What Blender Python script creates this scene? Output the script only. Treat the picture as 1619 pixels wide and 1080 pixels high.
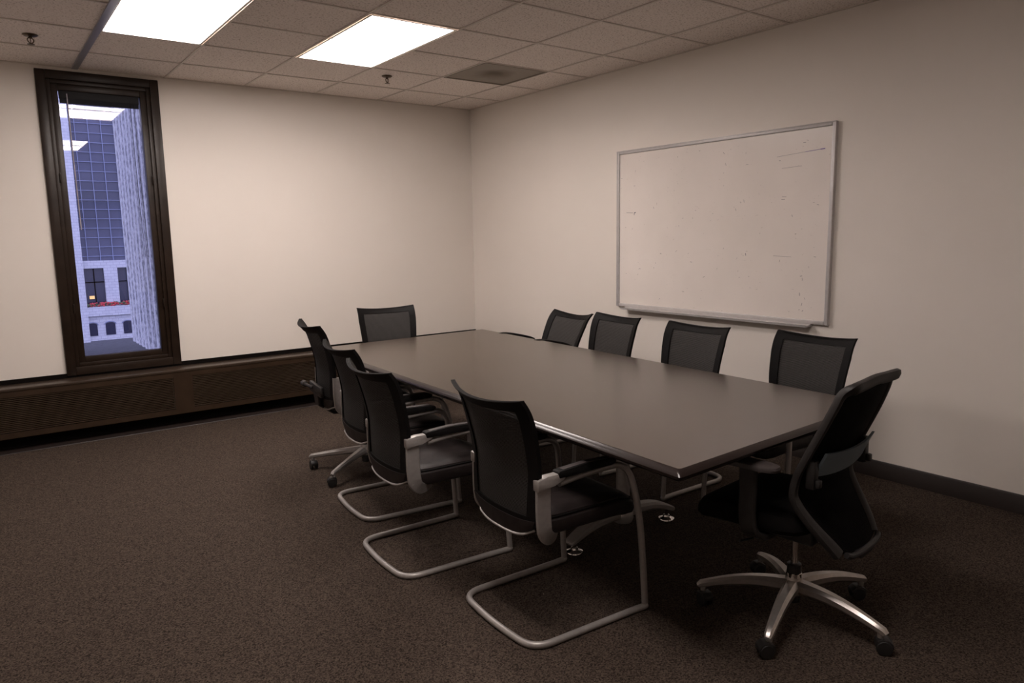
import bpy, bmesh, math, random
from mathutils import Vector, Matrix
random.seed(7)
S = bpy.context.scene
for o in list(bpy.data.objects): bpy.data.objects.remove(o)
COL = S.collection
PI = math.pi

# ------------------------------------------------------------------ camera
cd = bpy.data.cameras.new('camera'); cam = bpy.data.objects.new('camera', cd); COL.objects.link(cam)
cd.sensor_width = 36; cd.sensor_fit = 'HORIZONTAL'; cd.lens = 1139.787/1619*36
cd.clip_start = .05; cd.clip_end = 400
R_ = (0.80209514, -0.59694089, -0.01746312); U_ = (0.10080638, 0.10651305, 0.98918807); F_ = (0.58862675, 0.79519334, -0.14560905)
cam.matrix_world = Matrix(((R_[0], U_[0], -F_[0], -4.22158), (R_[1], U_[1], -F_[1], -6.35118), (R_[2], U_[2], -F_[2], 1.47215), (0, 0, 0, 1)))
S.camera = cam

# ------------------------------------------------------------------ world, exposure
W = bpy.data.worlds.new('world'); S.world = W; W.use_nodes = True
bg = W.node_tree.nodes['Background']; bg.inputs[0].default_value = (.65, .64, 1.0, 1); bg.inputs[1].default_value = 2.5
S.view_settings.view_transform = 'Standard'; S.view_settings.look = 'None'
S.view_settings.gamma = 1; S.view_settings.use_curve_mapping = False; S.view_settings.exposure = 0.0
LAMP = 18.5                       # emission of the ceiling troffers
LAMP_COL = (1.0, .888, .832, 1)

# ------------------------------------------------------------------ materials
def mat(name, col, rough=.6, metal=0, spec=.5, coat=0, emis=None, estr=0):
    m = bpy.data.materials.new(name); m.use_nodes = True
    b = m.node_tree.nodes['Principled BSDF']
    b.inputs['Base Color'].default_value = (*col, 1); b.inputs['Roughness'].default_value = rough
    b.inputs['Metallic'].default_value = metal; b.inputs['Specular IOR Level'].default_value = spec
    b.inputs['Coat Weight'].default_value = coat
    if emis: b.inputs['Emission Color'].default_value = emis; b.inputs['Emission Strength'].default_value = estr
    return m
def nt(m): return m.node_tree.nodes, m.node_tree.links, m.node_tree.nodes['Principled BSDF']
def noise_col(m, c1, c2, scale, detail=2, lo=.35, hi=.65, bump=0, bscale=None, bdist=.002, obj=True):
    n, l, b = nt(m)
    tc = n.new('ShaderNodeTexCoord'); nz = n.new('ShaderNodeTexNoise'); nz.inputs['Scale'].default_value = scale; nz.inputs['Detail'].default_value = detail
    l.new(tc.outputs['Object'], nz.inputs['Vector'])
    cr = n.new('ShaderNodeValToRGB'); cr.color_ramp.elements[0].position = lo; cr.color_ramp.elements[1].position = hi
    cr.color_ramp.elements[0].color = (*c1, 1); cr.color_ramp.elements[1].color = (*c2, 1)
    l.new(nz.outputs[0], cr.inputs[0]); l.new(cr.outputs[0], b.inputs['Base Color'])
    if bump:
        n2 = n.new('ShaderNodeTexNoise'); n2.inputs['Scale'].default_value = bscale or scale; n2.inputs['Detail'].default_value = detail
        l.new(tc.outputs['Object'], n2.inputs['Vector'])
        bp = n.new('ShaderNodeBump'); bp.inputs['Strength'].default_value = bump; bp.inputs['Distance'].default_value = bdist
        l.new(n2.outputs[0], bp.inputs['Height']); l.new(bp.outputs[0], b.inputs['Normal'])
    return m
M = {}
M['wall'] = noise_col(mat('painted_wall', (.7, .65, .58), .55), (.80, .745, .685), (.825, .77, .71), .9, 3, bump=.15, bscale=140, bdist=.001)
M['carpet'] = mat('carpet', (.05, .04, .035), .95, spec=.1)
n, l, b = nt(M['carpet'])
tc = n.new('ShaderNodeTexCoord'); v = n.new('ShaderNodeTexVoronoi'); v.inputs['Scale'].default_value = 210; l.new(tc.outputs['Object'], v.inputs['Vector'])
nz = n.new('ShaderNodeTexNoise'); nz.inputs['Scale'].default_value = 150; nz.inputs['Detail'].default_value = 4; l.new(tc.outputs['Object'], nz.inputs['Vector'])
sp = n.new('ShaderNodeSeparateColor'); l.new(v.outputs['Color'], sp.inputs[0])
mx = n.new('ShaderNodeMath'); mx.operation = 'MULTIPLY_ADD'; mx.inputs[1].default_value = .45; l.new(sp.outputs[0], mx.inputs[0])
m2 = n.new('ShaderNodeMath'); m2.operation = 'MULTIPLY'; m2.inputs[1].default_value = .62; l.new(nz.outputs[0], m2.inputs[0]); l.new(m2.outputs[0], mx.inputs[2])
cr = n.new('ShaderNodeValToRGB'); l.new(mx.outputs[0], cr.inputs[0])
cr.color_ramp.elements[0].position = .3; cr.color_ramp.elements[0].color = (.017, .0120, .0098, 1)
cr.color_ramp.elements[1].position = .72; cr.color_ramp.elements[1].color = (.094, .070, .055, 1)
l.new(cr.outputs[0], b.inputs['Base Color'])
bp = n.new('ShaderNodeBump'); bp.inputs['Strength'].default_value = .8; bp.inputs['Distance'].default_value = .004; l.new(mx.outputs[0], bp.inputs['Height']); l.new(bp.outputs[0], b.inputs['Normal'])
# acoustic ceiling tile: pitted mineral fibre
M['tile'] = mat('acoustic_tile', (.62, .56, .50), .9, spec=.2)
n, l, b = nt(M['tile'])
tc = n.new('ShaderNodeTexCoord'); v = n.new('ShaderNodeTexVoronoi'); v.inputs['Scale'].default_value = 120; l.new(tc.outputs['Object'], v.inputs['Vector'])
nz = n.new('ShaderNodeTexNoise'); nz.inputs['Scale'].default_value = 90; nz.inputs['Detail'].default_value = 5; nz.inputs['Distortion'].default_value = .6; l.new(tc.outputs['Object'], nz.inputs['Vector'])
r1 = n.new('ShaderNodeMapRange'); r1.inputs[1].default_value = .10; r1.inputs[2].default_value = .24; l.new(v.outputs['Distance'], r1.inputs[0])
r2 = n.new('ShaderNodeMapRange'); r2.inputs[1].default_value = .44; r2.inputs[2].default_value = .38; l.new(nz.outputs[0], r2.inputs[0])
mm = n.new('ShaderNodeMath'); mm.operation = 'SUBTRACT'; mm.inputs[0].default_value = 1; l.new(r1.outputs[0], mm.inputs[1])
sp = n.new('ShaderNodeSeparateColor'); l.new(v.outputs['Color'], sp.inputs[0])
gt = n.new('ShaderNodeMath'); gt.operation = 'GREATER_THAN'; gt.inputs[1].default_value = .55; l.new(sp.outputs[0], gt.inputs[0])
m3 = n.new('ShaderNodeMath'); m3.operation = 'MULTIPLY'; l.new(mm.outputs[0], m3.inputs[0]); l.new(gt.outputs[0], m3.inputs[1])
m4 = n.new('ShaderNodeMath'); m4.operation = 'MAXIMUM'; l.new(m3.outputs[0], m4.inputs[0]); l.new(r2.outputs[0], m4.inputs[1])
mc = n.new('ShaderNodeMix'); mc.data_type = 'RGBA'; mc.inputs[6].default_value = (.90, .82, .76, 1); mc.inputs[7].default_value = (.56, .48, .42, 1)
l.new(m4.outputs[0], mc.inputs[0]); l.new(mc.outputs[2], b.inputs['Base Color'])
M['door'] = noise_col(mat('walnut_door', (.16, .08, .04), .4), (.13, .065, .035), (.19, .10, .055), 6)
M['tee'] = mat('white_tee_bar', (.66, .59, .53), .45)
M['track'] = mat('grey_track', (.34, .33, .35), .35, .3)
M['alu'] = noise_col(mat('satin_aluminium', (.55, .53, .52), .38, .15), (.54, .515, .51), (.58, .555, .55), 30)
M['silver'] = noise_col(mat('silver_paint', (.5, .47, .45), .42, .45), (.38, .355, .34), (.42, .395, .38), 60)
M['polished'] = noise_col(mat('polished_aluminium', (.6, .56, .53), .34, .85), (.55, .52, .49), (.62, .58, .55), 40)
M['chrome'] = mat('chrome', (.75, .72, .7), .1, 1)
M['bronze'] = noise_col(mat('dark_bronze_metal', (.03, .018, .012), .38, 0, .32), (.017, .0095, .006), (.024, .014, .009), 12)
M['grille'] = noise_col(mat('lightened_grille_paint', (.09, .06, .04), .28, .3), (.085, .055, .037), (.105, .070, .048), 7)  # same paint as the panel, lightened to put light caught on slats into colour
M['ledge'] = noise_col(mat('brown_ledge_enamel', (.04, .025, .016), .36, 0, .6), (.036, .022, .014), (.046, .029, .018), 9)
M['bronze2'] = noise_col(mat('brown_enamel', (.05, .03, .02), .3, 0, .4), (.034, .020, .012), (.046, .028, .017), 9)
M['black'] = noise_col(mat('black_plastic', (.012, .011, .011), .42), (.010, .009, .009), (.015, .013, .013), 40)
M['grey_plastic'] = noise_col(mat('charcoal_plastic', (.025, .022, .021), .5, spec=.3), (.021, .018, .017), (.026, .023, .022), 30)
M['black_vinyl'] = noise_col(mat('black_vinyl', (.005, .004, .004), .6, spec=.16), (.004, .0035, .0035), (.006, .005, .005), 60)
M['leather'] = noise_col(mat('dark_brown_leather', (.020, .014, .014), .5, spec=.26), (.017, .012, .012), (.024, .018, .017), 25, bump=.35, bscale=14, bdist=.006)
M['cushion'] = noise_col(mat('black_cloth', (.006, .005, .005), .9, spec=.08), (.005, .004, .004), (.007, .006, .006), 200, bump=.3, bscale=400, bdist=.001)
M['inlay'] = mat('arm_inlay_plastic', (.045, .036, .035), .5)
M['rubber'] = mat('caster_rubber', (.010, .009, .009), .55)
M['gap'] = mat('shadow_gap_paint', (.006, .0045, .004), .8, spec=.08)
M['base'] = mat('baseboard_vinyl', (.020, .013, .011), .5)
M['lumbar'] = mat('blue_grey_plastic', (.15, .19, .22), .35)
M['table'] = noise_col(mat('dark_laminate', (.045, .034, .028), .21, spec=.6), (.040, .026, .017), (.044, .029, .019), 5, 3)
M['table_edge'] = noise_col(mat('dark_edge', (.02, .013, .012), .22), (.017, .011, .010), (.020, .013, .012), 8)
M['table_edge'].node_tree.nodes['Principled BSDF'].inputs['Roughness'].default_value = .24
M['whiteboard'] = mat('whiteboard', (.72, .66, .62), .22)
n, l, b = nt(M['whiteboard'])
tc = n.new('ShaderNodeTexCoord'); nz = n.new('ShaderNodeTexNoise'); nz.inputs['Scale'].default_value = 2.2; nz.inputs['Detail'].default_value = 3; l.new(tc.outputs['Object'], nz.inputs['Vector'])
cr = n.new('ShaderNodeValToRGB'); cr.color_ramp.elements[0].color = (.82, .76, .71, 1); cr.color_ramp.elements[1].color = (.88, .815, .765, 1); cr.color_ramp.elements[0].position = .3; cr.color_ramp.elements[1].position = .7
l.new(nz.outputs[0], cr.inputs[0])
mp = n.new('ShaderNodeMapping'); mp.inputs['Scale'].default_value = (1, 1, 3.2); l.new(tc.outputs['Object'], mp.inputs[0])
n2 = n.new('ShaderNodeTexNoise'); n2.inputs['Scale'].default_value = 34; n2.inputs['Detail'].default_value = 3; l.new(mp.outputs[0], n2.inputs['Vector'])
n3 = n.new('ShaderNodeTexNoise'); n3.inputs['Scale'].default_value = 5; l.new(tc.outputs['Object'], n3.inputs['Vector'])
r1 = n.new('ShaderNodeMapRange'); r1.inputs[1].default_value = .69; r1.inputs[2].default_value = .75; l.new(n2.outputs[0], r1.inputs[0])
r2 = n.new('ShaderNodeMapRange'); r2.inputs[1].default_value = .45; r2.inputs[2].default_value = .6; r2.inputs[4].default_value = .8; l.new(n3.outputs[0], r2.inputs[0])
m3 = n.new('ShaderNodeMath'); m3.operation = 'MULTIPLY'; l.new(r1.outputs[0], m3.inputs[0]); l.new(r2.outputs[0], m3.inputs[1])
mc = n.new('ShaderNodeMix'); mc.data_type = 'RGBA'; mc.inputs[7].default_value = (.33, .29, .28, 1); l.new(cr.outputs[0], mc.inputs[6]); l.new(m3.outputs[0], mc.inputs[0]); l.new(mc.outputs[2], b.inputs['Base Color'])
M['ink'] = mat('dry_marker_ink', (.05, .04, .08), .5); M['ink_violet'] = mat('violet_marker_ink', (.20, .14, .36), .5); M['ink_grey'] = mat('wiped_marker_ink', (.33, .29, .29), .5)
M['lamp'] = mat('lit_diffuser', (.9, .9, .9), .5, emis=LAMP_COL, estr=LAMP)
M['lamp_core'] = mat('lit_basket', (.9, .9, .9), .5, emis=LAMP_COL, estr=LAMP*.8)
M['lamp_frame'] = mat('white_enamel', (.75, .70, .66), .35)
M['brass'] = mat('dark_brass', (.10, .07, .045), .35, .9)
# supply diffuser plate with the dust stain it has collected in the middle
M['vent'] = mat('dusty_vent_plate', (.3, .26, .21), .6)
n, l, b = nt(M['vent'])
tc = n.new('ShaderNodeTexCoord'); vm = n.new('ShaderNodeVectorMath'); vm.operation = 'LENGTH'; l.new(tc.outputs['Object'], vm.inputs[0])
nz = n.new('ShaderNodeTexNoise'); nz.inputs['Scale'].default_value = 9; l.new(tc.outputs['Object'], nz.inputs['Vector'])
ad = n.new('ShaderNodeMath'); ad.operation = 'MULTIPLY_ADD'; ad.inputs[1].default_value = .10; l.new(nz.outputs[0], ad.inputs[0]); l.new(vm.outputs['Value'], ad.inputs[2])
cr = n.new('ShaderNodeValToRGB'); cr.color_ramp.elements[0].position = .09; cr.color_ramp.elements[0].color = (.115, .085, .055, 1); cr.color_ramp.elements[1].position = .24; cr.color_ramp.elements[1].color = (.31, .27, .225, 1)
l.new(ad.outputs[0], cr.inputs[0]); l.new(cr.outputs[0], b.inputs['Base Color'])
# woven mesh: real see-through gaps between horizontal threads
def mesh_mat(name, c1, c2, scale, op_lo, op_hi, sp=.25):
    m = mat(name, c1, .8, spec=sp); n, l, b = nt(m)
    tc = n.new('ShaderNodeTexCoord'); w = n.new('ShaderNodeTexWave'); w.bands_direction = 'Z'; w.inputs['Scale'].default_value = scale; w.inputs['Distortion'].default_value = .3
    l.new(tc.outputs['Object'], w.inputs['Vector'])
    mc = n.new('ShaderNodeMix'); mc.data_type = 'RGBA'; mc.inputs[6].default_value = (*c1, 1); mc.inputs[7].default_value = (*c2, 1)
    l.new(w.outputs[1], mc.inputs[0]); l.new(mc.outputs[2], b.inputs['Base Color'])
    mr = n.new('ShaderNodeMapRange'); mr.inputs[3].default_value = op_lo; mr.inputs[4].default_value = op_hi; l.new(w.outputs[1], mr.inputs[0]); l.new(mr.outputs[0], b.inputs['Alpha'])
    return m
M['mesh'] = mesh_mat('black_mesh_fabric', (.012, .011, .011), (.064, .060, .058), 60, .82, .96)
M['mesh2'] = mesh_mat('fine_black_mesh', (.003, .003, .003), (.006, .005, .005), 110, .93, .99, .05)
M['concrete'] = noise_col(mat('ribbed_concrete', (.35, .35, .36), .9), (.22, .225, .25), (.62, .62, .63), 80, 6, bump=.8, bscale=40, bdist=.01)
# window glass
_n, _l, _b = nt(M['concrete'])
for q in list(_n):
    if q.type == 'TEX_NOISE':
        mp_ = _n.new('ShaderNodeMapping'); mp_.inputs['Scale'].default_value = (1, 1, .3); _l.new(_n['Texture Coordinate'].outputs['Object'], mp_.inputs[0]); _l.new(mp_.outputs[0], q.inputs['Vector'])
g = bpy.data.materials.new('window_glass'); g.use_nodes = True; n = g.node_tree.nodes; l = g.node_tree.links; n.clear()
out = n.new('ShaderNodeOutputMaterial'); mxs = n.new('ShaderNodeMixShader'); tr = n.new('ShaderNodeBsdfTransparent'); gl = n.new('ShaderNodeBsdfGlossy'); fr = n.new('ShaderNodeFresnel')
fr.inputs[0].default_value = 1.5; gl.inputs['Roughness'].default_value = .0; tr.inputs[0].default_value = (.86, .88, .93, 1)
ml = n.new('ShaderNodeMath'); ml.operation = 'MULTIPLY'; ml.inputs[1].default_value = 1.25; l.new(fr.outputs[0], ml.inputs[0])
l.new(ml.outputs[0], mxs.inputs[0]); l.new(tr.outputs[0], mxs.inputs[1]); l.new(gl.outputs[0], mxs.inputs[2]); l.new(mxs.outputs[0], out.inputs[0])
M['glass'] = g
# outside
M['stone'] = mat('pale_stone', (.62, .62, .64), .8)
n, l, b = nt(M['stone']); br = n.new('ShaderNodeTexBrick'); tc = n.new('ShaderNodeTexCoord'); mp = n.new('ShaderNodeMapping'); mp.inputs['Rotation'].default_value = (PI/2, 0, 0)
l.new(tc.outputs['Object'], mp.inputs[0]); l.new(mp.outputs[0], br.inputs['Vector']); br.inputs['Color1'].default_value = (.66, .66, .68, 1); br.inputs['Color2'].default_value = (.58, .58, .61, 1); br.inputs['Mortar'].default_value = (.42, .42, .46, 1)
br.inputs['Scale'].default_value = 1.1; br.inputs['Mortar Size'].default_value = .015; l.new(br.outputs[0], b.inputs['Base Color'])
M['curtain'] = noise_col(mat('blue_curtain_glass', (.10, .105, .17), .3), (.045, .05, .085), (.13, .135, .20), .12, 3)  # uneven tone paints darker reflections into the glass colour
M['mullion'] = mat('pale_mullion', (.26, .29, .42), .5)
M['dark_glass'] = mat('dark_street_window', (.035, .035, .06), .15)
M['asphalt'] = noise_col(mat('asphalt', (.06, .06, .07), .9), (.05, .05, .06), (.08, .08, .09), 4)
M['flower'] = noise_col(mat('red_flowers', (.4, .05, .06), .8), (.10, .14, .07), (.60, .07, .08), 5, 2, .42, .5)
M['lit_room'] = mat('warm_shop_light', (.5, .3, .1), .5, emis=(1, .6, .25, 1), estr=1.2)
M['blind'] = mat('black_blind', (.006, .006, .008), .7); M['wand'] = mat('clear_wand', (.40, .36, .40), .2)

# ------------------------------------------------------------------ mesh helpers
def obj(name, bm, m, parent=None, loc=None, sharp=35, mods=()):
    bmesh.ops.recalc_face_normals(bm, faces=bm.faces)
    me = bpy.data.meshes.new(name); bm.to_mesh(me); bm.free()
    for p in me.polygons: p.use_smooth = True
    me.set_sharp_from_angle(angle=math.radians(sharp))
    me.materials.append(m)
    o = bpy.data.objects.new(name, me); COL.objects.link(o)
    if parent: o.parent = parent
    if loc: o.location = loc
    return o
def tag(o, label, cat, group=None, kind=None):
    o['label'] = label; o['category'] = cat
    if group: o['group'] = group
    if kind: o['kind'] = kind
    return o
def struct(name, bm, m, parent=None, loc=None):
    o = obj(name, bm, m, parent, loc)
    if parent is None: o['kind'] = 'structure'
    return o
def empty(name, loc=(0, 0, 0), rz=0):
    o = bpy.data.objects.new(name, None); COL.objects.link(o); o.location = loc; o.rotation_euler = (0, 0, rz); o.empty_display_size = .1
    return o
def NB(): return bmesh.new()
def box(bm, a, b, bev=0, seg=2):
    x0, y0, z0 = [min(p, q) for p, q in zip(a, b)]; x1, y1, z1 = [max(p, q) for p, q in zip(a, b)]
    t = bmesh.new(); r = bmesh.ops.create_cube(t, size=1)
    for v in t.verts: v.co = Vector(((x0+x1)/2+v.co.x*(x1-x0), (y0+y1)/2+v.co.y*(y1-y0), (z0+z1)/2+v.co.z*(z1-z0)))
    if bev: bmesh.ops.bevel(t, geom=t.edges[:], offset=bev, segments=seg, profile=.5, affect='EDGES')
    merge(bm, t); return bm
def merge(bm, t, mtx=None):
    if mtx is not None: t.transform(mtx)
    me = bpy.data.meshes.new('tmp'); t.to_mesh(me); t.free(); bm.from_mesh(me); bpy.data.meshes.remove(me)
def rings(bm, rs, cap=True, closed=True):
    vs = [[bm.verts.new(p) for p in r] for r in rs]; k = len(rs[0])
    for a, b in zip(vs, vs[1:]):
        for i in range(k if closed else k-1): bm.faces.new((a[i], a[(i+1) % k], b[(i+1) % k], b[i]))
    if cap: bm.faces.new(vs[0]); bm.faces.new(vs[-1][::-1])
    return bm
def catmull(pts, n=6, closed=False):
    P = [Vector(p) for p in pts]; o = []; N = len(P)
    for i in range(N if closed else N-1):
        p0 = P[(i-1) % N] if closed or i > 0 else P[0]; p1 = P[i]; p2 = P[(i+1) % N]; p3 = P[(i+2) % N] if closed or i+2 < N else P[-1]
        for k in range(n):
            t = k/n; o.append(.5*((2*p1)+(p2-p0)*t+(2*p0-5*p1+4*p2-p3)*t*t+(3*p1-p0-3*p2+p3)*t**3))
    if not closed: o.append(P[-1])
    return o
def fillet(pts, r, n=6):
    P = [Vector(p) for p in pts]; o = [P[0]]
    for i in range(1, len(P)-1):
        rr = r[i-1] if isinstance(r, (list, tuple)) else r
        a = (P[i-1]-P[i]); b = (P[i+1]-P[i]); ra = min(rr, a.length*.49); rb = min(rr, b.length*.49)
        A = P[i]+a.normalized()*ra; B = P[i]+b.normalized()*rb
        for k in range(n+1):
            t = k/n; o.append(A*(1-t)**2+P[i]*2*t*(1-t)+B*t*t)
    o.append(P[-1]); return o
def tube(bm, pts, r, seg=10, closed=False, flat=1.0, up=Vector((0, 0, 1))):
    P = [Vector(p) for p in pts]; N = len(P); rs = []; prev = None
    for i, p in enumerate(P):
        if closed: t = (P[(i+1) % N]-P[i-1]).normalized()
        else: t = (P[min(i+1, N-1)]-P[max(i-1, 0)]).normalized()
        if prev is None:
            a = up if abs(t.dot(up)) < .95 else Vector((1, 0, 0)); x = t.cross(a).normalized()
        else: x = (prev-t*prev.dot(t)).normalized()
        prev = x; y = t.cross(x); rr = r[i] if isinstance(r, (list, tuple)) else r
        rs.append([p+x*math.cos(2*PI*k/seg)*rr+y*math.sin(2*PI*k/seg)*rr*flat for k in range(seg)])
    if closed: rs.append(rs[0]); rings(bm, rs, False); bmesh.ops.remove_doubles(bm, verts=bm.verts, dist=1e-6)
    else: rings(bm, rs)
    return bm
def lathe(bm, prof, c=(0, 0, 0), seg=20, axis='Z'):
    rs = []
    for r, z in prof:
        r = max(r, 1e-4); q = []
        for k in range(seg):
            a = 2*PI*k/seg; p = (r*math.cos(a), r*math.sin(a), z)
            if axis == 'Y': p = (p[0], p[2], p[1])
            if axis == 'X': p = (p[2], p[0], p[1])
            q.append(Vector(c)+Vector(p))
        rs.append(q)
    return rings(bm, rs)
def prism(bm, poly, axis, a, b, bev=0):          # 2-D outline pushed along an axis
    def P(u, v, w): return {'X': (w, u, v), 'Y': (u, w, v), 'Z': (u, v, w)}[axis]
    t = bmesh.new(); rings(t, [[P(u, v, a) for u, v in poly], [P(u, v, b) for u, v in poly]])
    if bev:
        es = [e for e in t.edges if e.calc_length() > bev*.5]
        bmesh.ops.bevel(t, geom=es, offset=bev, segments=2, profile=.5, affect='EDGES')
    merge(bm, t); return bm
def strip(bm, path, w, h, seg_w=None, axis=None):  # a flat bar: rectangle section (w sideways, h normal) along a path, bevelled corners
    P = [Vector(p) for p in path]; N = len(P); rs = []
    for i, p in enumerate(P):
        t = (P[min(i+1, N-1)]-P[max(i-1, 0)]).normalized(); s = Vector(axis) if axis else t.cross(Vector((0, 0, 1))).normalized()
        s = (s-t*s.dot(t)).normalized(); nn = s.cross(t)
        ww = w[i] if isinstance(w, (list, tuple)) else w; hh = h[i] if isinstance(h, (list, tuple)) else h
        c = min(ww, hh)*.28
        rs.append([p+s*u+nn*v for u, v in ((ww/2-c, hh/2), (-ww/2+c, hh/2), (-ww/2, hh/2-c), (-ww/2, -hh/2+c), (-ww/2+c, -hh/2), (ww/2-c, -hh/2), (ww/2, -hh/2+c), (ww/2, hh/2-c))])
    return rings(bm, rs)
def children(o): return [c for c in bpy.data.objects if c.parent == o]
def copy_tree(o, parent=None):
    c = o.copy(); COL.objects.link(c); c.parent = parent
    for ch in children(o): copy_tree(ch, c)
    return c

# ------------------------------------------------------------------ room shell
CH = 2.7414; T = .6096; GX = .432; GY = .5663
XL, YB = -5.6, -7.6
struct('floor', box(NB(), (XL-.1, YB-.1, -.1), (.1, 0, 0)), M['carpet'])
struct('wall_right', box(NB(), (0, YB-.1, 0), (.12, .12, CH+.1)), M['wall'])
struct('wall_left', box(NB(), (XL-.12, YB-.1, 0), (XL, .12, CH+.1)), M['wall'])
struct('wall_near', box(NB(), (XL, YB-.12, 0), (0, YB, CH+.1)), M['wall'])
WX0, WX1, WZ0, WZ1 = -3.735, -2.925, .474, 2.715
bm = NB()
for a, c in (((XL, 0, 0), (WX0, .12, CH+.1)), ((WX1, 0, 0), (0, .12, CH+.1)), ((WX0, 0, 0), (WX1, .12, WZ0)), ((WX0, 0, WZ1), (WX1, .12, CH+.1))): box(bm, a, c)
struct('wall_far', bm, M['wall'])
# ceiling: mineral tiles laid in a tee grid (lamps and the air diffuser take some openings)
LAMPS = [((4, 5), (1, 3)), ((2, 3), (1, 3)), ((4, 5), (6, 8))]
def gx(i): return -(GX+i*T)
def gy(j): return -(GY+j*T)
holes = {(4, 1), (4, 2), (2, 1), (2, 2), (4, 6), (4, 7), (0, 1)}
xs = [0]+[gx(i) for i in range(9)]; xs[-1] = XL; ys = [0]+[gy(j) for j in range(12)]; ys[-1] = YB
bm = NB()
for i in range(len(xs)-1):
    for j in range(len(ys)-1):
        if (i-1, j-1) in holes: continue
        q = .0
        box(bm, (xs[i]-q, ys[j]-q, CH+.004), (xs[i+1]+q, ys[j+1]+q, CH+.018))
box(bm, (XL, YB, CH+.12), (0, 0, CH+.14))
struct('ceiling', bm, M['tile'])
bm = NB()
for i in range(8):
    if i != 5: box(bm, (gx(i)-.007, YB, CH-.002), (gx(i)+.007, 0, CH+.006))
for j in range(11): box(bm, (XL, gy(j)-.007, CH-.0015), (0, gy(j)+.007, CH+.006))
box(bm, (-.016, YB, CH-.002), (0, 0, CH+.004)); box(bm, (XL, -.016, CH-.002), (0, 0, CH+.004))
struct('trim_1', bm, M['tee'])
struct('trim_2', box(NB(), (gx(5)-.021, YB, CH-.006), (gx(5)+.021, 0, CH+.006), .002), M['track'])
dr = empty('door_1', (-2.6, YB, 0)); dr['kind'] = 'structure'
obj('door_leaf', box(NB(), (-.45, 0, .005), (.45, .03, 2.1), .003), M['door'], dr)
bm = NB(); box(bm, (-.50, 0, 0), (-.45, .045, 2.15), .003); box(bm, (.45, 0, 0), (.50, .045, 2.15), .003); box(bm, (-.45, 0, 2.1), (.45, .045, 2.15), .003); obj('door_frame', bm, M['bronze'], dr)
bm = NB(); tube(bm, fillet([(-.38, .03, 1.0), (-.38, .08, 1.0), (-.27, .08, 1.0)], .02), .009); obj('door_handle', bm, M['chrome'], dr)
# baseboards
bm = NB(); prism(bm, [(0, .0), (-.012, 0), (-.010, .095), (-.006, .102), (0, .102)], 'Y', YB, -.2)
struct('baseboard_right', bm, M['base'])
struct('baseboard_left', box(NB(), (XL, YB, 0), (XL+.012, 0, .102)), M['base'])
struct('baseboard_near', box(NB(), (XL+.012, YB, 0), (-.012, YB+.012, .102)), M['base'])

# ------------------------------------------------------------------ window
def frame_rect(bm, x0, x1, z0, z1, w, y0, y1, bev=.003):
    box(bm, (x0, y0, z0), (x0+w, y1, z1), bev); box(bm, (x1-w, y0, z0), (x1, y1, z1), bev)
    box(bm, (x0+w, y0, z0), (x1-w, y1, z0+w), bev); box(bm, (x0+w, y0, z1-w), (x1-w, y1, z1), bev)
    return bm
win = empty('window_1', (0, 0, 0)); win['kind'] = 'structure'
bm = NB(); frame_rect(bm, WX0, WX1, WZ0, WZ1, .062, -.022, .11, .004); obj('window_frame', bm, M['bronze'], win)
bm = NB(); frame_rect(bm, WX0+.062, WX1-.062, WZ0+.062, WZ1-.062, .028, -.006, .09, .003)
frame_rect(bm, WX0+.088, WX1-.088, WZ0+.088, WZ1-.088, .046, .008, .07, .004); obj('window_sash', bm, M['bronze'], win)
gx0, gx1, gz0, gz1 = WX0+.134, WX1-.134, WZ0+.134, WZ1-.134
obj('window_pane', box(NB(), (gx0, .048, gz0), (gx1, .0485, gz1)), M['glass'], win)
for x in (WX0+.092, WX1-.092):
    for z in (.98, 1.95):
        bm = NB(); box(bm, (x-.006, -.012, z-.035), (x+.006, .004, z+.035), .002); tube(bm, [(x, -.014, z-.03), (x, -.014, z+.03)], .004)
        obj('window_hinge', bm, M['bronze'], win)
bl = empty('window_blind', (-3.33, .03, 2.5))
tag(bl, 'black raised blind at the top of the tall narrow window', 'blind')
bm = NB(); box(bm, (-.265, -.012, .025), (.265, .012, .082), .003)
obj('headrail', bm, M['blind'], bl)
bm = NB()
for k in range(6): box(bm, (-.262, -.013, -.006+k*.0055), (.262, .013, -.003+k*.0055))
obj('stacked_slats', bm, M['blind'], bl)
bm = NB(); tube(bm, [(-.215, -.018, .06), (-.215, -.022, -.3), (-.21, -.02, -.93)], .004, 8); obj('tilt_wand', bm, M['wand'], bl)
for dx in (.20, .225):
    bm = NB(); tube(bm, [(dx, -.016, .05), (dx+.003, -.018, -.6), (dx+.012, -.016, -1.15)], .0018, 6); obj('lift_cord', bm, M['blind'], bl)

# ------------------------------------------------------------------ perimeter heater
ht = empty('baseboard_heater', (-2.6, -.1, 0))
tag(ht, 'long brown metal perimeter heater with slatted grilles running below the window', 'heater')
def hob(name, bm, m): 
    bmesh.ops.translate(bm, verts=bm.verts, vec=(2.6, .1, 0)); return obj(name, bm, m, ht)
HY = -.205
bm = NB(); box(bm, (XL+.01, HY-.004, .437), (-.012, -.012, .458), .003); hob('top_ledge', bm, M['ledge'])
hob('back_upstand', box(NB(), (XL+.01, -.013, .458), (-.004, -.001, .492)), M['gap'])
bm = NB(); box(bm, (XL+.01, HY, .395), (-.02, HY+.012, .437)); box(bm, (XL+.01, HY, .098), (-.02, HY+.012, .140))
for x0, x1 in ((-3.033, -2.893), (-1.06, -.92), (-5.17, -5.03), (-.12, -.02)): box(bm, (x0, HY+.0, .14), (x1, HY+.012, .395))
box(bm, (XL+.01, HY+.012, .098), (-.02, -.02, .106)); box(bm, (-.022, HY, .098), (-.012, -.012, .437))
hob('front_panel', bm, M['bronze2'])
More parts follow.
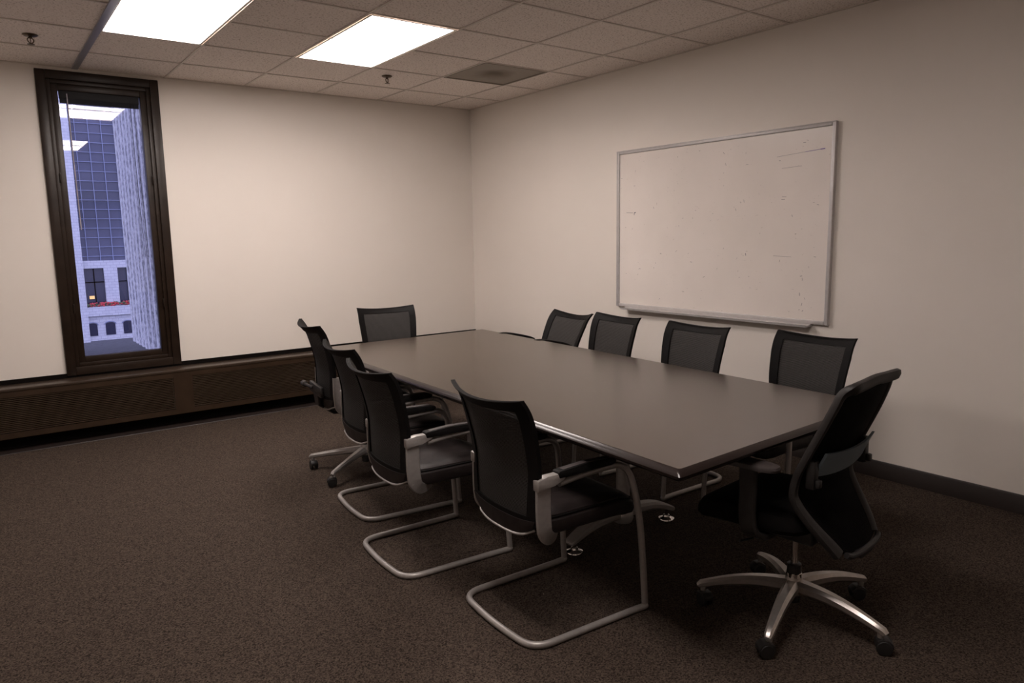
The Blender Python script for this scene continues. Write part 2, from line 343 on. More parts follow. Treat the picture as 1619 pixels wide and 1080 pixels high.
for x0, x1 in ((-5.03, -3.033), (-2.893, -1.06), (-.92, -.12)):
    bm = NB(); N_ = 19
    for k in range(N_):
        z = .144+(k+.5)*(.251/N_); prism(bm, [(HY+.001, z-.0042), (HY+.0005, z-.0022), (HY+.012, z+.0022), (HY+.0125, z+.0008)], 'X', x0, x1)
    hob('grille', bm, M['grille'])
    hob('grille_backing', box(NB(), (x0, HY+.05, .14), (x1, HY+.052, .395)), M['gap'])  # near-black sheet paints the dark seen between the slats
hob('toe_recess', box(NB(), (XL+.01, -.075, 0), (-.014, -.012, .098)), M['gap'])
bm = NB(); prism(bm, [(-.262, .001), (-.258, .005), (-.075, .005), (-.075, .001)], 'X', XL+.01, -.014); hob('floor_strip', bm, M['base'])

# ------------------------------------------------------------------ ceiling lamps
def make_lamp():
    r = empty('ceiling_light', (0, 0, CH)); w, h = T/2-.012, T-.012
    bm = NB()
    box(bm, (-w, -h, -.004), (-w+.016, h, .006), .001); box(bm, (w-.016, -h, -.004), (w, h, .006), .001)
    box(bm, (-w+.016, -h, -.004), (w-.016, -h+.016, .006), .001); box(bm, (-w+.016, h-.016, -.004), (w-.016, h, .006), .001)
    obj('lamp_frame', bm, M['lamp_frame'], r)
    iw, ih = w-.016, h-.016
    bm = NB(); k = 14
    pts = [(-iw+2*iw*i/k, .004+.05*math.sin(PI*i/k)**.7) for i in range(k+1)]
    rings(bm, [[(x, -ih, z) for x, z in pts], [(x, ih, z) for x, z in pts]], False, False)
    bm.faces.new([bm.verts.new((x, -ih, z)) for x, z in pts]); bm.faces.new([bm.verts.new((x, ih, z)) for x, z in pts])
    obj('lamp_diffuser', bm, M['lamp'], r)
    bm = NB(); rs = []
    for j in range(9):
        y = -ih*.86+ih*1.72*j/8; s = math.sin(PI*max(.001, min(.999, j/8)))**.35
        rs.append([(x*.115, y, .030-.022*s*(1-x*x)) for x in [-1+2*i/8 for i in range(9)]])
    rings(bm, rs, False, False)
    obj('center_basket', bm, M['lamp_core'], r)
    return r
lamp0 = make_lamp(); LL = ['white lit ceiling troffer nearest the window, cut by the top of the photo',
      'white lit ceiling troffer above the table, wholly in view, between the tiles',
      'white lit ceiling troffer over the near left floor, seen mirrored in the window glass']
for k, ((i0, i1), (j0, j1)) in enumerate(LAMPS):
    o = lamp0 if k == 0 else copy_tree(lamp0)
    o.location = ((gx(i0)+gx(i1))/2, (gy(j0)+gy(j1))/2, CH); tag(o, LL[k], 'ceiling light', 'ceiling troffers')

# air diffuser
vt = empty('air_diffuser', ((gx(0)+gx(1))/2, (gy(1)+gy(2))/2, CH)); tag(vt, 'square brownish air diffuser with dark dust stain in the ceiling grid', 'air vent')
bm = NB(); a = T/2-.009
box(bm, (-a, -a, -.005), (a, -a+.012, .004)); box(bm, (-a, a-.012, -.005), (a, a, .004)); box(bm, (-a, -a+.012, -.005), (-a+.012, a-.012, .004)); box(bm, (a-.012, -a+.012, -.005), (a, a-.012, .004))
obj('vent_frame', bm, M['vent'], vt)
bm = NB(); rs = []
for s, z in ((a-.012, .003), (.17, .001), (.09, .010), (.03, .016)):
    rs.append([(s*math.cos(t)/max(abs(math.cos(t)), abs(math.sin(t)))**(.9 if s > .2 else .15), s*math.sin(t)/max(abs(math.cos(t)), abs(math.sin(t)))**(.9 if s > .2 else .15), z) for t in [PI/4+2*PI*k/48 for k in range(48)]])
rs[0] = [((a-.011)*math.cos(t)/max(abs(math.cos(t)), abs(math.sin(t))), (a-.011)*math.sin(t)/max(abs(math.cos(t)), abs(math.sin(t))), .002) for t in [PI/4+2*PI*k/48 for k in range(48)]]
rings(bm, rs, False); bm.faces.new([bm.verts.new(p) for p in rs[-1]])
obj('vent_plate', bm, M['vent'], vt)

# sprinklers
def make_sprinkler():
    r = empty('fire_sprinkler')
    bm = NB(); lathe(bm, [(.042, .001), (.042, -.002), (.034, -.008), (.016, -.011), (.001, -.011)], seg=24); obj('escutcheon', bm, M['brass'], r)
    bm = NB(); lathe(bm, [(.010, -.010), (.010, -.02), (.007, -.022)], seg=12)
    for s in (-1, 1): tube(bm, catmull([(s*.008, 0, -.018), (s*.019, 0, -.027), (s*.017, 0, -.040), (s*.003, 0, -.052)], 4), .0032, 8)
    tube(bm, [(0, 0, -.02), (0, 0, -.05)], .0025, 8); obj('frame_arms', bm, M['brass'], r)
    bm = NB(); lathe(bm, [(.004, -.048), (.006, -.053), (.021, -.055), (.021, -.057), (.001, -.058)], seg=20); obj('deflector', bm, M['brass'], r)
    return r
s0 = make_sprinkler(); s0.location = (-3.80, -.86, CH+.002); s0.rotation_euler.z = .5
tag(s0, 'small dark brass fire sprinkler on the ceiling above left of the window', 'sprinkler', 'fire sprinklers')
s1 = copy_tree(s0); s1.location = (-1.43, -.97, CH+.002)
tag(s1, 'small dark brass fire sprinkler on the ceiling between lamp and air diffuser', 'sprinkler', 'fire sprinklers')

# ------------------------------------------------------------------ whiteboard on the right wall
wb = empty('whiteboard', (-.002, -3.045, .885)); tag(wb, 'large aluminium framed whiteboard with faint marker traces on the right wall', 'whiteboard')
BW, BH = .915, 1.23
bm = NB(); box(bm, (-.014, -BW+.01, .01), (0, BW-.01, BH-.01)); obj('writing_surface', bm, M['whiteboard'], wb)
bm = NB()
for a, b in (((-.024, -BW, 0), (.001, -BW+.026, BH)), ((-.024, BW-.026, 0), (.001, BW, BH)), ((-.024, -BW+.026, BH-.026), (.001, BW-.026, BH)), ((-.024, -BW+.026, 0), (.001, BW-.026, .026))): box(bm, a, b, .005, 3)
for a, b in (((-.027, -BW, .0), (-.02, -BW+.008, BH)), ((-.027, BW-.008, 0), (-.02, BW, BH)), ((-.027, -BW, BH-.008), (-.02, BW, BH))): box(bm, a, b, .002)
obj('board_frame', bm, M['alu'], wb)
bm = NB(); prism(bm, [(-.022, .012), (-.022, -.004), (-.062, -.010), (-.070, -.002), (-.073, -.003), (-.068, -.018), (-.02, -.016), (0, -.016), (0, .0)], 'Y', -.80, .82)
obj('pen_tray', bm, M['alu'], wb)
def streak(p, q, w, m, nm='marker_streak'):      # (y offset left->right in metres, height)
    bm = NB(); strip(bm, [(-.0145, -BW+p[0], p[1]), (-.0145, -BW+q[0], q[1])], w, .0006, axis=(0, -(q[1]-p[1]), q[0]-p[0]) if True else None)
    obj(nm, bm, m, wb)
# local +y is the far (left) side of the board, so offsets run from the near (right) edge
W2 = 2*BW
streak((.07, 1.075), (.10, 1.0735), .006, M['ink_violet']); streak((.10, 1.0735), (.20, 1.068), .003, M['ink_violet']); streak((.20, 1.068), (.40, 1.055), .002, M['ink_grey'])
streak((W2-.17, .745), (W2-.10, .75), .003, M['ink_grey']); streak((W2-.185, .745), (W2-.20, .748), .006, M['ink']); streak((W2-.185, .748), (W2-.184, .728), .004, M['ink'])
streak((.22, .985), (.36, .98), .002, M['ink_grey']); streak((.27, .42), (.40, .425), .002, M['ink_grey']); streak((.32, .80), (.35, .802), .003, M['ink_grey']); streak((.33, .785), (.355, .785), .003, M['ink_grey'])
rnd = random.Random(3)
for k in range(46):
    y = rnd.uniform(.06, W2-.06); z = rnd.uniform(.05, BH-.06); L = rnd.uniform(.004, .02); an = rnd.uniform(0, PI)
    if k < 8: y, z = .17+rnd.uniform(-.07, .05), rnd.uniform(.06, .30)
    elif k < 13: y, z = rnd.uniform(.15, .9), rnd.uniform(1.02, 1.15)
    streak((y, z), (y+L*math.cos(an), z+L*math.sin(an)), rnd.uniform(.0015, .0035), M['ink'] if rnd.random() < .3 else M['ink_grey'])

# ------------------------------------------------------------------ conference table
tb = empty('conference_table', (-1.785, -3.285, 0)); tag(tb, 'large dark brown rectangular conference table on two silver pedestals', 'table')
cor = [(-2.517, -4.915), (-1.200, -4.860), (-1.035, -1.655), (-2.395, -1.690)]
cor = [(x+1.785, y+3.285) for x, y in cor]
def off(poly, d):
    o = []; n_ = len(poly)
    for i in range(n_):
        p0, p1, p2 = Vector(poly[i-1]), Vector(poly[i]), Vector(poly[(i+1) % n_])
        e1 = (p1-p0).normalized(); e2 = (p2-p1).normalized(); n1 = Vector((e1.y, -e1.x)); n2 = Vector((e2.y, -e2.x)); b = (n1+n2).normalized(); o.append(p1+b*d/b.dot(n1))
    return o
def rnd_poly(poly, r):
    P = fillet([(poly[-1][0], poly[-1][1], 0)]+[(p[0], p[1], 0) for p in poly]+[(poly[0][0], poly[0][1], 0)], r, 3)[1:-1]
    return P
def table_ring(d, z, r=.012): return [(p.x, p.y, z) for p in rnd_poly([tuple(v) for v in off(cor, d)], r)]
bm = NB(); rings(bm, [table_ring(-.004, .7395), table_ring(-.001, .74), table_ring(0, .74)][:2]); obj('tabletop', bm, M['table'], tb)
bm = NB(); rings(bm, [table_ring(-.0015, .7396), table_ring(.001, .7394), table_ring(.016, .727), table_ring(.020, .721), table_ring(.0185, .713), table_ring(.006, .702), table_ring(-.03, .699)]); obj('table_edge', bm, M['table_edge'], tb)
bm = NB()
for s in (-1, 1): box(bm, (s*.30-.02, -1.25, .655), (s*.30+.02, 1.25, .699), .003)
for y in (-1.2, -.665, 0, .665, 1.2): box(bm, (-.5, y-.02, .66), (.5, y+.02, .699), .003)
obj('support_rails', bm, M['black'], tb)
for y in (-.665, .665):
    bm = NB(); lathe(bm, [(.045, .655), (.045, .64), (.034, .63), (.034, .17), (.036, .14), (.05, .12), (.052, .095), (.045, .075), (.02, .068)], (0, y, 0), 28)
    p = obj('pedestal', bm, M['silver'], tb)
    for s in (-1, 1):
        bm = NB(); path = catmull([(0, y, .108), (s*.08, y, .118), (s*.18, y, .112), (s*.27, y, .09), (s*.335, y, .062), (s*.352, y, .052)], 5)
        k = len(path); strip(bm, path, [.052+.018*math.sin(PI*i/(k-1)) for i in range(k)], [.05-.034*(i/(k-1))**1.3 for i in range(k)], axis=(0, 1, 0))
        f = obj('foot', bm, M['silver'], p)
        bm = NB(); lathe(bm, [(.009, .07), (.009, .03), (.016, .026), (.018, .018), (.040, .009), (.042, .004), (.042, .001)], (s*.318, y, 0), 24); obj('glide', bm, M['chrome'], f)

# ------------------------------------------------------------------ conference chairs (local +x is the way the sitter faces)
def backpt(s, t, off=0):
    """surface of the back: s -1..1 across, t 0..1 upwards"""
    hw = .199+.037*min(1, t/.8)**.9; hw *= 1-.14*max(0, (.12-t)/.12)**2
    z = .394+.522*t-.020*(1-s*s)*t**6
    if t < .2: z += .026*(abs(s)**4)*(1-t/.2)
    x = -.252-.012*math.sin(min(1, t/.45)*PI/2)-.094*max(0, t-.42)**1.4*2.0+.01*t
    x += .050*s*s*(.35+.65*t)
    if t > .85: x -= .018*((t-.85)/.15)**2
    return Vector((x-off, s*hw, z))
def grid_sheet(bm, S_, T_, thick, f=backpt, mask=None):
    A = {}; 
    for i, s in enumerate(S_):
        for j, t in enumerate(T_):
            A[i, j, 0] = None
    def V(i, j, k):
        if A.get((i, j, k)) is None: A[i, j, k] = bm.verts.new(f(S_[i], T_[j], (k-.5)*thick))
        return A[i, j, k]
    cells = {(i, j) for i in range(len(S_)-1) for j in range(len(T_)-1) if mask is None or mask(i, j)}
    for i, j in cells:
        for k in (0, 1):
            q = [V(i, j, k), V(i+1, j, k), V(i+1, j+1, k), V(i, j+1, k)]; bm.faces.new(q if k else q[::-1])
        for di, dj, e in ((-1, 0, ((i, j), (i, j+1))), (1, 0, ((i+1, j), (i+1, j+1))), (0, -1, ((i, j), (i+1, j))), (0, 1, ((i, j+1), (i+1, j+1)))):
            if (i+di, j+dj) not in cells: bm.faces.new([V(*e[0], 0), V(*e[1], 0), V(*e[1], 1), V(*e[0], 1)])
    return bm
SS = [-1, -.96, -.88, -.80]+[-.8+.1*k for k in range(1, 16)]+[.80, .88, .96, 1]
TT = [0, .04, .08, .12, .15]+[.15+.05*k for k in range(1, 16)]+[.925, .955, .98, 1]
def inner(i, j): return 3 <= i < len(SS)-4 and 4 <= j < len(TT)-4
def upper(root, kind):
    """back, brackets, seat shared by the sled and the swivel chair"""
    obj('back_frame', grid_sheet(NB(), SS, TT, .017, mask=lambda i, j: not inner(i, j) and j >= 2), M['black_vinyl'], root, sharp=50)
    m = obj('mesh_panel', grid_sheet(NB(), SS[3:-3], TT[4:-3], .004), M['mesh'], root, sharp=50)
    obj('lower_back_pad', grid_sheet(NB(), SS, [.0, .03, .06, .09, .115], .022), M['leather'], root, sharp=50)
    for k in range(3):
        bm = NB(); tube(bm, [backpt(-1+2*i/16, 1, (k-1)*.0065)+Vector((0, 0, .001)) for i in range(17)], .0032, 6); obj('piping', bm, M['black_vinyl'], root)
    bm = NB(); pts = [backpt(1.04*(-1+2*i/14), 0, .010 if 0 < i < 14 else -.01)+Vector((0, 0, -.006)) for i in range(15)]
    tube(bm, catmull(pts, 3), .0048, 8); obj('lower_rim', bm, M['silver'], root)
    # seat
    def ring(ins, z, n_=40):
        o = []
        for k in range(n_):
            a = 2*PI*k/n_; c, s = math.cos(a), math.sin(a); e = .32
            x = .032+(.252-ins)*(abs(c)**e)*(1 if c > 0 else -1); y = (.199-ins)*(abs(s)**e)*(1 if s > 0 else -1)
            zz = z-.028*max(0, (x-.12)/.15)**2
            o.append((x, y, zz))
        return o
    bm = NB(); rings(bm, [ring(.012, .452), ring(.014, .460), ring(.03, .467), ring(.07, .469), ring(.13, .464), ring(.2, .461)]); obj('seat', bm, M['leather'], root)
    bm = NB(); rings(bm, [ring(.012, .453), ring(.0, .442), ring(-.004, .42), ring(.002, .398), ring(.02, .384), ring(.08, .380)]); sc = obj('seat_side', bm, M['leather'], root)
    bm = NB(); tube(bm, ring(.008, .4535), .004, 6, closed=True); obj('seat_welt', bm, M['black_vinyl'], root)
    bm = NB(); rings(bm, [ring(.04, .384), ring(.05, .374), ring(.08, .368)]); obj('seat_pan', bm, M['black'], root)
def bracket(root, s, top, capped=True):
    y = s*.2145
    bm = NB(); path = catmull([(-.211, y, top), (-.212, y, .52), (-.210, y, .46), (-.203, y*.99, .418), (-.176, y*.93, .386), (-.13, y*.78, .372), (-.08, y*.55, .369)], 5); k = len(path)
    strip(bm, path, .013, [.064-.030*max(0, (i-k*.45)/(k*.55)) for i in range(k)], axis=(0, 1, 0))
    br = obj('back_bracket', bm, M['silver'], root)
    return br
def make_sled():
    r = empty('guest_chair'); upper(r, 'sled')
    for s in (-1, 1):
        bracket(r, s, .598); y = s*.214
        bm = NB(); prism(bm, [(-.244, .578), (-.244, .620), (-.200, .630), (-.145, .630), (-.124, .623), (-.119, .612), (-.128, .600), (-.17, .590)], 'Y', y-.017, y+.017, .005); obj('bracket_cap', bm, M['silver'], r)
        bm = NB(); prism(bm, [(-.150, .612), (-.156, .632), (-.148, .639), (-.03, .645), (.09, .642), (.118, .634), (.120, .624), (.105, .615), (-.03, .614)], 'Y', y-.019, y+.021, .004); ap = obj('armrest', bm, M['black_vinyl'], r)
        bm = NB(); prism(bm, [(-.130, .6375), (-.130, .641), (-.03, .6475), (.09, .6445), (.09, .640)], 'Y', y-.012, y+.014); obj('arm_inlay', bm, M['inlay'], ap)
    for s in (-1, 1):
        y = s*.213; yo = s*.250
        bm = NB(); p1 = fillet([(-.14, y, .588), (-.02, y, .602), (.186, y*1.03, .610), (.222, yo, .42), (.240, yo*1.02, .20), (.250, yo*1.03, .026)], [.1, .085, .25, .12], 8)
        tube(bm, p1, .0130, 12, up=Vector((0, 1, 0))); obj('front_leg', bm, M['silver'], r)
    bm = NB(); y = .258
    p2 = fillet([(.252, y, .013), (.185, y*.985, .013), (-.285, y*.96, .013), (-.305, 0, .013), (-.285, -y*.96, .013), (.185, -y*.985, .013), (.252, -y, .013)], [.05, .085, .5, .085, .05], 8)
    tube(bm, p2, .0130, 12)
    for s in (-1, 1): bmesh.ops.create_uvsphere(bm, u_segments=12, v_segments=8, radius=.0145, matrix=Matrix.Translation((.250, s*y, .0155)))
    obj('sled_base', bm, M['silver'], r)
    return r
def caster(parent, x, y, ang):
    bm = NB(); m = Matrix.Translation((x, y, 0)) @ Matrix.Rotation(ang, 4, 'Z')
    t = bmesh.new()
    for s in (-1, 1): lathe(t, [(.006, s*.006), (.024, s*.007), (.0275, s*.011), (.0275, s*.019), (.024, s*.023), (.004, s*.024)], (.012, 0, .0278), 20, 'Y')
    merge(bm, t, m); w = obj('caster', bm, M['rubber'], parent)
    t = bmesh.new(); prof = [(-.018, .030), (-.014, .050), (.004, .060), (.026, .058), (.040, .045), (.043, .030), (.034, .034), (.012, .036), (-.005, .034)]
    prism(t, prof, 'Y', -.021, .021, .003); tube(t, [(-.0, 0, .05), (0, 0, .08)], .0065, 10)
    b2 = NB(); merge(b2, t, m); obj('caster_hood', b2, M['black'], w)
def star(root, R, angs, m, hub_z=.125, tip_z=.088, wide=.055, hh=.036, arch=.012):
    bm = NB(); lathe(bm, [(.020, hub_z+.035), (.030, hub_z+.032), (.034, hub_z+.01), (.036, hub_z-.03), (.028, hub_z-.04)], seg=24)
    hub = obj('star_hub', bm, m, root)
    for k, a in enumerate(angs):
        c, s = math.cos(a), math.sin(a); bm = NB(); n_ = 12; path = []; w = []; h = []
        for i in range(n_+1):
            u = i/n_; rr = .012+(R+.008-.012)*u; z = hub_z+(tip_z-hub_z)*u**1.2+arch*math.sin(PI*u)-.004; path.append((rr*c, rr*s, z)); w.append(wide*(1-.50*u)); h.append(hh*(1-.45*u))
        path.append(((R+.020)*c, (R+.020)*s, tip_z-.012)); w.append(wide*.36); h.append(hh*.35)
        strip(bm, path, w, h); lathe(bm, [(.013, tip_z), (.012, tip_z-.02), (.011, tip_z-.03)], (R*c, R*s, 0), 12)
        obj('star_leg', bm, m, root); caster(root, R*c, R*s, a+[2.2, -.9, .6, 2.8, 1.7][k])
def make_swivel(tilt=0, legs=(148, 220, 296, 4, 76)):
    """swivel version: the seat, back and arms sit in a group tilted on the column"""
    r = empty('swivel_chair'); UPZ = .055
    before = set(bpy.data.objects); upper(r, 'swivel')
    for s in (-1, 1):
        bracket(r, s, .60); y = s*.235
        bm = NB(); strip(bm, [(-.19, y, .60), (-.16, y, .618), (-.10, y, .64)], .018, .03, axis=(0, 1, 0)); obj('arm_support', bm, M['black'], r)
        bm = NB(); path = catmull([(-.15, y, .658), (-.10, y, .664), (0, y, .667), (.10, y, .663), (.16, y, .650)], 4); k = len(path)
        strip(bm, path, [.05+.03*math.sin(PI*i/(k-1)) for i in range(k)], [.014+.008*math.sin(PI*i/(k-1)) for i in range(k)], axis=(0, 1, 0)); obj('armrest', bm, M['black_vinyl'], r)
    bm = NB(); box(bm, (-.10, -.07, .315), (.10, .07, .370), .012, 3); obj('tilt_mechanism', bm, M['black'], r)
    bm = NB(); strip(bm, [(-.10, 0, .345), (-.20, 0, .35), (-.285, 0, .41), (-.292, 0, .50)], [.09, .09, .10, .12], .018, axis=(0, 1, 0)); obj('back_spine', bm, M['black'], r)
    bm = NB(); prism(bm, [(-.13, .47), (.13, .47), (.15, .50), (.14, .535), (-.14, .535), (-.15, .50)], 'X', -.300, -.278, .005); obj('lumbar_pad', bm, M['black'], r)
    bm = NB(); tube(bm, [(-.30, .05, .505), (-.31, .12, .505), (-.315, .20, .503)], .010, 10); lathe(bm, [(.012, .19), (.018, .195), (.019, .245), (.014, .252)], (-.315, 0, .503), 14, 'Y'); obj('lumbar_knob', bm, M['grey_plastic'], r)
    bm = NB(); tube(bm, [(.02, -.06, .345), (.02, -.20, .338), (.02, -.26, .345)], .005, 8); obj('height_lever', bm, M['black'], r)
    piv = Matrix.Translation((0, 0, UPZ+.33)) @ Matrix.Rotation(-tilt, 4, 'Y') @ Matrix.Translation((0, 0, -.33))
    for o in set(bpy.data.objects)-before: 
        if o.parent == r: o.data.transform(piv)
    bm = NB(); lathe(bm, [(.014, UPZ+.33), (.014, .27), (.026, .268), (.028, .14), (.026, .055), (.022, .05)], seg=20); obj('gas_column', bm, M['black'], r)
    star(r, .350, [math.radians(a) for a in legs], M['silver'], hub_z=.135, wide=.054, hh=.046, arch=.0)
    return r
def place(o, x, y, deg, label, group):
    o.location = (x, y, 0); o.rotation_euler = (0, 0, math.radians(deg)); tag(o, label, 'chair', group); return o
G1 = 'mesh back guest chairs with sled bases'; G2 = 'mesh back swivel conference chairs'
sled = make_sled()
place(sled, -2.465, -4.240, -2.5, 'black mesh sled-base guest chair nearest the camera on the window side of the table', G1)
for x, y, d, lab in [(-2.566, -3.480, -3, 'black mesh sled-base guest chair on the window side, second from the near end'),
        (-2.405, -2.795, -5, 'black mesh sled-base guest chair on the window side, third from the near end'),
        (-1.008, -2.790, 174, 'black mesh guest chair facing the table left of the whiteboard, overlapping the reclined chair'),
        (-1.021, -3.512, 178, 'black mesh guest chair under the whiteboard, its sled base seen beyond the table corner'),
        (-.93, -4.215, 176, 'black mesh guest chair below the whiteboard right end, partly behind the tall task chair'),
        (-1.618, -1.345, -100, 'black mesh guest chair at the far end of the table in front of the heater')]:
    place(copy_tree(sled), x, y, d, lab, G1)
sw = make_swivel(0); place(sw, -2.318, -2.178, -8, 'black mesh swivel chair with silver star base at the far corner of the window side', G2)
sr = make_swivel(math.radians(13), (58, 130, 202, 274, 346)); place(sr, -1.01, -2.19, 176, 'black mesh swivel chair leaning back near the room corner, its armrests above the tabletop', G2)

# ------------------------------------------------------------------ tall task chair at the near end (local +x is the way the sitter faces)
tk = empty('task_chair'); tk.location = (-1.812, -4.89, 0)
tk.rotation_euler = (0, 0, math.radians(96)); tag(tk, 'tall black task chair with blue-grey lumbar bar and polished star base at near table end', 'chair')
prof = [(-.262, .352), (-.232, .40), (-.165, .49), (-.128, .565), (-.146, .65), (-.200, .77), (-.245, .88), (-.272, .955), (-.288, .984)]   # side profile of the back
pf = catmull([(x, 0, z) for x, z in prof], 8)
def prof_at(z):
    for a, b in zip(pf, pf[1:]):
        if a.z <= z <= b.z: t = (z-a.z)/max(1e-6, b.z-a.z); return a.x+(b.x-a.x)*t
    return pf[0].x if z < pf[0].z else pf[-1].x
def half(z):
    ks = [(.352, .165), (.42, .20), (.50, .230), (.60, .244), (.75, .246), (.88, .234), (.945, .212), (.972, .180), (.99, .10)]
    for a, b in zip(ks, ks[1:]):
        if a[0] <= z <= b[0]: t = (z-a[0])/(b[0]-a[0]); return a[1]+(b[1]-a[1])*t
    return .10
def tpt(s, z, o=0): return Vector((prof_at(z)+.035*s*s-o, s*half(z), z))
loop = [tpt(-1, z) for z in (.356, .39, .43, .48, .53, .57, .64, .72, .82, .90, .945)]+[Vector((prof_at(.975)+.02, s*.2, .972+.008*(1-abs(s)))) for s in (-.93, -.5, 0, .5, .93)]+[tpt(1, z) for z in (.945, .90, .82, .72, .64, .57, .53, .48, .43, .39, .356)]
loop = catmull(loop, 4)
bm = NB(); rs = []; N = len(loop)
for i, p in enumerate(loop):
    t = (loop[min(i+1, N-1)]-loop[max(i-1, 0)]).normalized(); ctr = Vector((p.x, 0, p.z if p.z < .86 else .86-(p.z-.86)*1.2)); inn = (ctr-p); inn -= t*inn.dot(t); inn.x = 0; inn.normalize(); nn = t.cross(inn).normalized()
    w = .038; w *= 1+.35*max(0, min(1, (.56-p.z)/.2)); h = .022
    rs.append([p+inn*u+nn*v for u, v in ((0, -h/2), (-.004, 0), (0, h/2), (w*.35, h*.62), (w*.8, h*.4), (w, 0), (w*.8, -h*.4), (w*.35, -h*.6))])
rings(bm, rs); obj('back_frame', bm, M['grey_plastic'], tk, sharp=50)
def tf(s, t, o): z = .365+.60*t; z = z+(0 if t < .9 else -.02*(s*s)*(t-.9)*10); return tpt(s*.90, z, o-.004)
obj('back_mesh', grid_sheet(NB(), [-1+2*i/14 for i in range(15)], [i/24 for i in range(25)], .005, f=lambda s, t, o: tf(s, t, o)), M['mesh2'], tk, sharp=50)
def lf(s, t, o): z = .628+.088*t+.012*s*s; return tpt(s*.80, z, .030+o)
obj('lumbar_support', grid_sheet(NB(), [-1+2*i/14 for i in range(15)], [0, .06, .5, .94, 1], .010, f=lf), M['lumbar'], tk)
for s in (-1, 1):
    bm = NB(); p = tpt(s*.86, .645, .028); box(bm, (p.x-.018, p.y-.018, .60), (p.x+.014, p.y+.018, .70), .006); box(bm, (p.x-.034, p.y-.012, .607), (p.x-.016, p.y+.012, .635), .005)
    obj('lumbar_slider', bm, M['black'], tk)
bm = NB(); tube(bm, catmull([(-.246, .135, .366), (-.254, .10, .356), (-.258, 0, .352), (-.254, -.10, .356), (-.246, -.135, .366)], 5), .011, 10); obj('bottom_rail', bm, M['black'], tk)
bm = NB(); strip(bm, catmull([(-.262, 0, .342), (-.20, 0, .345), (-.12, 0, .352), (-.05, 0, .36)], 4), .11, .022, axis=(0, 1, 0)); obj('back_arm', bm, M['black'], tk)
def sring(ins, z, n_=44):
    o = []
    for k in range(n_):
        a = 2*PI*k/n_; c, s = math.cos(a), math.sin(a); e = .42
        x = .092+(.230-ins)*(abs(c)**e)*(1 if c > 0 else -1); y = (.250-ins)*(abs(s)**e)*(1 if s > 0 else -1)
        o.append((x, y, z-.035*max(0, (x-.12)/.19)**2))
    return o
bm = NB(); rings(bm, [sring(.06, .405), sring(.01, .412), sring(0, .43), sring(.002, .455), sring(.015, .475), sring(.05, .484), sring(.12, .482), sring(.2, .478)]); obj('seat', bm, M['cushion'], tk)
bm = NB(); rings(bm, [sring(.14, .385), sring(.05, .390), sring(.025, .405), sring(.05, .410)]); obj('seat_pan', bm, M['grey_plastic'], tk)
for s in (-1, 1):
    y = s*.285; bm = NB()
    path = catmull([(.00, s*.13, .392), (.015, s*.22, .385), (.035, s*.275, .41), (.045, y, .47), (.045, y, .55), (.045, y, .655)], 5); k = len(path)
    strip(bm, path, [.03+.035*min(1, i/8) for i in range(k)], [.022]*k, axis=(1, 0, 0)); obj('arm_post', bm, M['grey_plastic'], tk)
    bm = NB(); rs = []
    for ins, z in ((.02, .652), (.002, .655), (0, .664), (.004, .672), (.016, .676), (.03, .677)):
        q = []
        for k in range(32):
            a = 2*PI*k/32; c, s2 = math.cos(a), math.sin(a); q.append((.055+(.125-ins)*(abs(c)**.8)*(1 if c > 0 else -1), y+(.045-ins*.8)*(abs(s2)**.7)*(1 if s2 > 0 else -1)+.0, z))
        rs.append(q)
    rings(bm, rs); obj('arm_pad', bm, M['inlay'], tk)
bm = NB(); box(bm, (-.10, -.075, .325), (.12, .075, .388), .014, 3); obj('tilt_mechanism', bm, M['black'], tk)
bm = NB(); tube(bm, [(.06, .07, .36), (.07, .2, .352), (.08, .27, .358)], .005, 8); obj('height_lever', bm, M['black'], tk)
bm = NB(); lathe(bm, [(.013, .33), (.013, .205), (.001, .204)], seg=16); obj('gas_piston', bm, M['chrome'], tk)
bm = NB(); lathe(bm, [(.020, .212), (.026, .210), (.027, .155), (.025, .06), (.018, .055)], seg=20); obj('gas_column', bm, M['black'], tk)
bm = NB(); lathe(bm, [(.028, .178), (.0295, .176), (.030, .135), (.026, .13)], seg=24); obj('hub_collar', bm, M['chrome'], tk)
star(tk, .335, [math.radians(a-96) for a in (127, 199, 271, 343, 55)], M['polished'], hub_z=.128, tip_z=.088, wide=.060, hh=.052, arch=.016)

# ------------------------------------------------------------------ outside the window
so = empty('office_building', (3.5, 60, -7.6)); tag(so, 'office building across the street with blue glass grid above pale stone base', 'building')
def bx(name, a, b, m, par=so, bev=0): 
    bm = NB(); box(bm, tuple(p-q for p, q in zip(a, (3.5, 60, -7.6))), tuple(p-q for p, q in zip(b, (3.5, 60, -7.6))), bev); return obj(name, bm, m, par)
cg = bx('glass_facade', (-30, 60.4, 0), (40, 66, 60), M['curtain'])  # unseen upper height added to block sky light from the room
bm = NB()
for k in range(24): x = -5.9+k*.905; box(bm, (x-3.5-.025, .28, 7.6), (x-3.5+.025, .42, 22.6))
for k in range(20): z = .4+k*.74; box(bm, (-9.5, .29, z+7.6-.022), (12.5, .42, z+7.6+.022))
obj('mullion_grid', bm, M['mullion'], so)
bx('stone_pier', (.4, 59.6, -6.4), (2.70, 60.6, 60), M['stone'])
bm = NB()
op = [(2.75, 4.15), (5.12, 6.52), (7.5, 8.9)]; px = -6
for a, b in op: box(bm, (px-3.5, 0, 7.6-3.62), (a-3.5, .5, 7.05)); px = b
box(bm, (px-3.5, 0, 3.98), (12.5, .5, 7.05)); box(bm, (-9.5, 0, 7.6-.55), (12.5, .5, 7.65)); box(bm, (-9.5, -.35, 7.6-4.35), (12.5, .5, 7.6-3.62)); box(bm, (-9.5, -.1, 7.6-6.35), (12.5, .5, 7.6-4.35))
obj('stone_base', bm, M['stone'], so)
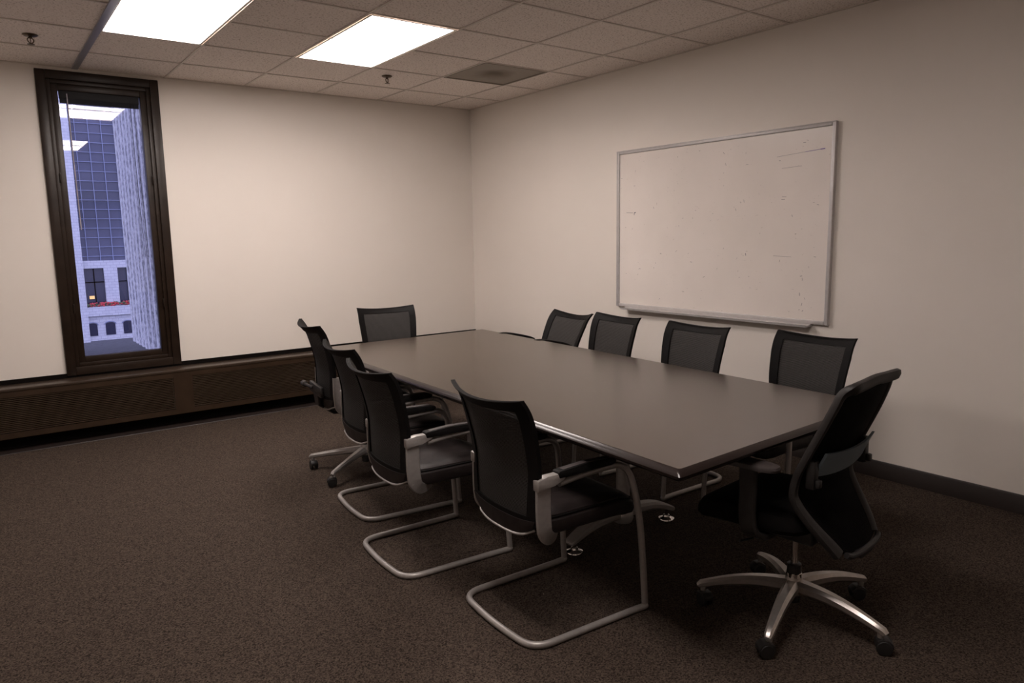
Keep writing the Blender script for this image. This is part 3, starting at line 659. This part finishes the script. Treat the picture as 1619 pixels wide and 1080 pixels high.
for a, b in op:
    w = bx('street_window', (a, 60.3, -3.6), (b, 60.45, -.55), M['dark_glass'])
    bm = NB(); xc = (a+b)/2-3.5; box(bm, (xc-.03, .2, 4), (xc+.03, .32, 7.05)); box(bm, (a-3.5, .2, 5.9), (b-3.5, .32, 5.97)); obj('window_bars', bm, M['gap'], w)
bx('lit_sign', (3.0, 60.22, -3.0), (3.35, 60.28, -2.75), M['lit_room'])
bm = NB(); 
for k in range(240): 
    x = -2+k*.055+random.uniform(-.03, .03); bmesh.ops.create_icosphere(bm, subdivisions=1, radius=random.uniform(.07, .13), matrix=Matrix.Translation((x, -.2+random.uniform(-.08, .08), 7.6-3.55+random.uniform(0, .22))))
o = obj('flower_box', bm, M['flower'], so)
for k in range(-1, 5):
    x0 = 2.6+k*1.28-3.5; bm = NB(); pts = [(x0, 1.65), (x0+.70, 1.65), (x0+.70, 2.52)]+[(x0+.35+.35*math.cos(a), 2.52+.16*math.sin(a)) for a in [PI*i/8 for i in range(1, 8)]]+[(x0, 2.52)]
    prism(bm, pts, 'Y', -.13, -.09); o = obj('arched_window', bm, M['dark_glass'], so)
    bm = NB(); tube(bm, [(x0+.35+.42*math.cos(a), -.13, 2.50+.24*math.sin(a)) for a in [PI*i/10 for i in range(11)]], .035, 6); obj('arch_moulding', bm, M['mullion'], o)
st = struct('street', box(NB(), (-60, .6, -7.9), (80, 200, -7.6)), M['asphalt'])
# ribbed concrete fin standing off our own facade, to the right of the window
bm = NB(); n_ = 0; pts = []
y = .30
while y < 2.3:
    g_ = .055*max(0, 1.3-y)                      # the fin leans away from the window near our facade
    pts += [(-2.925+g_, y), (-2.925+g_, y+.075), (-2.875+g_, y+.095), (-2.875+g_, y+.15)]; y += .17
poly = pts+[(-2.5, pts[-1][1]), (-2.5, .30)]
prism(bm, poly, 'Z', .42, 14)  # extra height out of view added to cut sky light entering the window
cp = obj('concrete_pillar', bm, M['concrete']); tag(cp, 'grey ribbed concrete pillar standing just outside the window on the right', 'pillar')
